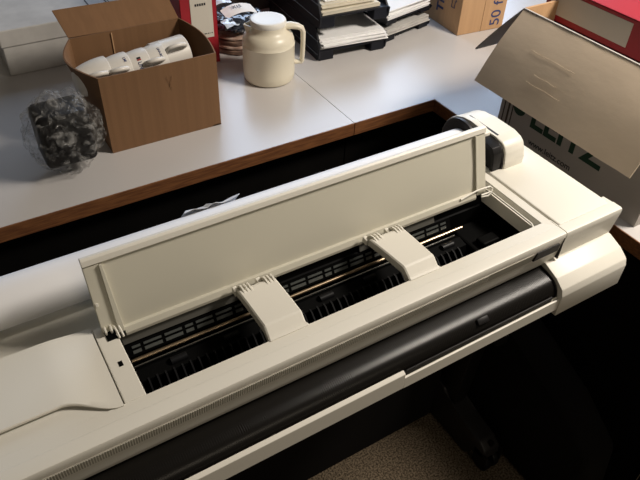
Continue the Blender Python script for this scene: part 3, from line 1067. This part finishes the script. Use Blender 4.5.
sheaf(tl(0.010, 0.004, 0.8628), ra, PW - 0.02, 0.30, 3, 0.012, 'paper_b', 'cream folder lowest in the upper tray beside the jug', 'papers in the trays', 0.003, 0.0, 5)
sheaf(tl(0.012, 0.012, 0.8755), ra, PW - 0.04, 0.29, 3, 0.014, 'paper_b', 'cream papers second layer in the upper tray beside the jug', 'papers in the trays', 0.004, 0.0, 6)
sheaf(tl(0.030, 0.03, 0.8902), ra, PW - 0.05, 0.26, 3, 0.010, 'paper', 'white papers on top in the upper tray beside the jug', 'papers in the trays', 0.008, 0.0, 7)

rb = math.radians(12)
UX, UY = 1.098, 1.404
def ul(x, y, z):
    return tl(x, y, z, rb, UX, UY)
tray((UX, UY, 0.7405), rb, 0.200, 0.31, 0.046, 'bottom black letter tray next to the lettered brown carton', 'black letter trays', 0.014, ())
tray((UX + 0.003, UY + 0.004, 0.7875), rb, 0.200, 0.31, 0.050, 'middle black letter tray next to the lettered brown carton', 'black letter trays', 0.010, ())
sheaf(ul(0.006, -0.002, 0.7605), rb, 0.184, 0.29, 2, 0.004, 'paper_g', 'lowest grey papers in the bottom tray by the lettered carton', 'papers in the trays', 0.003, 0.0, 8)
sheaf(ul(0.006, 0.002, 0.7655), rb, 0.184, 0.29, 4, 0.012, 'paper_g', 'upper grey papers in the bottom tray by the lettered carton', 'papers in the trays', 0.003, 0.0, 9)
sheaf(ul(0.008, 0.004, 0.8035), rb, 0.184, 0.29, 5, 0.014, 'paper', 'white papers lowest in the middle tray by the lettered carton', 'papers in the trays', 0.005, 0.0, 10)
sheaf(ul(0.008, 0.008, 0.8183), rb, 0.180, 0.28, 4, 0.012, 'paper', 'white papers topmost in the middle tray by the lettered carton', 'papers in the trays', 0.006, 0.0, 11)

# ------------------------------------------------------------------ lettered brown carton
ca = math.atan2(1.336 - 1.349, 1.474 - 1.323)
t = thing('carton', 'closed brown carton with blue number fifty standing right of the paper trays', 'box', (1.323, 1.349, 0.7405), ca)
bm = BM(); box(bm, 0, 0.165, 0, 0.26, 0, 0.20, 0.0015); finish(bm, 'carton_body', 'card_l', t)
bm = BM(); box(bm, 0.083, 0.084, -0.0006, 0.0005, 0.0, 0.2); finish(bm, 'flute_line', 'card', t)
# front lettering, read upwards
text_mesh('lettering', '50 f', 0.050, 'blue_ink', frame_m((0.148, -0.0004, 0.010), (0, 0, 1), (-1, 0, 0)), t, 0.0002, 0.0002)
text_mesh('lettering', 'TIE', 0.046, 'blue_ink', frame_m((-0.0004, 0.085, 0.036), (0, 0, 1), (0, 1, 0)) @ Matrix.Identity(4), t, 0.0002, 0.0012)
bm = BM()
for pts in ([(0.047, 0.070), (0.033, 0.070), (0.033, 0.090), (0.026, 0.090), (0.040, 0.110), (0.054, 0.090), (0.047, 0.090), (0.047, 0.070)],):
    tube(bm, [(-0.0008, y, z) for y, z in pts], 0.0012, 6)
finish(bm, 'handling_mark', 'blue_ink', t)

# ------------------------------------------------------------------ open carton at the right (Leitz)
X0, Y0, Z0, ZL = 1.053, 0.896, 0.7405, 1.033
Y1, X1 = 0.50, 1.40
t = thing('open_carton', 'open cardboard carton with folded out flaps and green lettering on the right desk', 'box', (X0, Y0, Z0))
CO = Vector((X0, Y0, Z0))
th = 0.004
H = ZL - Z0
bm = BM(); box(bm, 0, th, Y1 - Y0, 0, 0, H); sp = finish(bm, 'side_panel', 'card_p', t)
bm = BM(); box(bm, X1 - X0 - th, X1 - X0, Y1 - Y0, 0, 0, H); finish(bm, 'side_panel', 'card_g', t)
bm = BM(); box(bm, th, X1 - X0 - th, -th, 0, 0, H); finish(bm, 'back_panel', 'card_l', t)
bm = BM(); box(bm, th, X1 - X0 - th, Y1 - Y0, Y1 - Y0 + th, 0, H); finish(bm, 'front_panel', 'card_p', t)
bm = BM(); box(bm, th, X1 - X0 - th, Y1 - Y0 + th, -th, 0.0, 0.004); finish(bm, 'base_panel', 'card_g', t)
# side flap folded out over the left
bm = BM()
rows = []
for i in range(13):
    f = i / 12
    rows.append([Vector((0.002 - 0.100 * f - 0.004 * math.sin(math.pi * f), (Y1 - Y0) + (Y0 - Y1) * g + 0.003 * f * (1 if g > 0.5 else -1), H - 0.139 * f + 0.006 * math.sin(math.pi * f) + 0.0012 * noise.noise(Vector((f * 5, g * 9, 0))))) for g in [j / 16 for j in range(17)]])
sheet(bm, rows, 0.0035)
fl = finish(bm, 'side_flap', 'card_g', t, smooth=True)
bm = BM()
for (f, ga, gb) in ((0.40, 0.52, 0.80), (0.72, 0.50, 0.72), (0.62, 0.55, 0.7)):
    pts = []
    for k in range(9):
        g = ga + (gb - ga) * k / 8
        ff = f + 0.004 * math.sin(k * 1.3)
        pts.append((0.002 - 0.100 * ff - 0.004 * math.sin(math.pi * ff) - 0.0012, (Y1 - Y0) + (Y0 - Y1) * g, H - 0.139 * ff + 0.006 * math.sin(math.pi * ff) + 0.0012))
    tube(bm, pts, 0.0004, 6)
finish(bm, 'crease', 'card_g', fl)
# back flap folded out to the rear
bm = BM()
rows = []
for i in range(7):
    f = i / 6
    rows.append([Vector((0.0 + (X1 - X0) * j / 8, 0.112 * f + 0.001, H - 0.133 * f + 0.003 * math.sin(math.pi * f))) for j in range(9)])
sheet(bm, rows, 0.0035)
finish(bm, 'back_flap', 'card_p', t, smooth=True)
bm = BM(); box(bm, 0.004, 0.30, -0.0035, 0.0015, H - 0.004, H + 0.0005); finish(bm, 'flap_fold', 'card_l', t)
# printing on the side panel
F = lambda y, z: frame_m((-0.0003, y - Y0, z - Z0), (0, -1, 0), (0, 0, 1))
text_mesh('lettering', 'LEITZ', 0.078, 'green_ink', F(0.807, 0.806), sp, 0.0002, 0.0022)
text_mesh('lettering', 'www.leitz.com', 0.0200, 'ink', F(0.796, 0.7650), sp, 0.0002, 0.0002)
bm = BM()
tube(bm, [(0.0002, 0.8415 - Y0, 0.828 - Z0), (-0.0006, 0.8415 - Y0, 0.828 - Z0)], 0.0150, 40)
for v in bm.verts:
    v.co.y = (v.co.y - (0.8415 - Y0)) * 1.15 + (0.8415 - Y0)
finish(bm, 'logo', 'green_ink', sp)
bm = BM()
for a, w in ((0.886, 0.003), (0.874, 0.005), (0.862, 0.003)):
    box(bm, -0.0005, 0.0002, a - Y0 - w, a - Y0, 0.0, H - 0.002)
finish(bm, 'printed_stripe', 'core', sp)

# red binder lying in that carton
t = thing('ring_binder', 'red binder with pale spine label lying inside the open carton on the right', 'binder', (1.150, 0.640, 0.990))
bm = BM()
box(bm, 0, 0.22, 0, 0.285, 0, 0.003, 0.001)
box(bm, 0, 0.22, 0, 0.285, 0.067, 0.070, 0.001)
box(bm, 0, 0.003, 0, 0.285, 0.0, 0.070, 0.001)
finish(bm, 'cover', 'red', t)
bm = BM(); box(bm, 0.02, 0.21, 0.01, 0.275, 0.004, 0.066); finish(bm, 'pages', 'paper_g', t)
bm = BM(); box(bm, -0.001, 0.0, 0.07, 0.272, 0.014, 0.062); finish(bm, 'spine_label', 'label', t)
# books stacked beneath it
z = 0.7450
for k, (h, m_, lab) in enumerate(((0.08, 'darkpanel', 'dark binder at the bottom inside the open carton'), (0.08, 'mgrey', 'grey binder in the middle inside the open carton'), (0.0835, 'darkpanel', 'dark binder under the red one inside the open carton'))):
    bm = BM()
    box(bm, 0.0, 0.22, 0, 0.28, 0, 0.003); box(bm, 0, 0.22, 0, 0.28, h - 0.003, h); box(bm, 0, 0.003, 0, 0.28, 0, h)
    o = thing('ring_binder', lab, 'binder', (1.150, 0.642, z))
    finish(bm, 'cover', m_, o)
    bm = BM(); box(bm, 0.02, 0.21, 0.01, 0.27, 0.004, h - 0.004); finish(bm, 'pages', 'paper_g', o)
    z += h + 0.0005
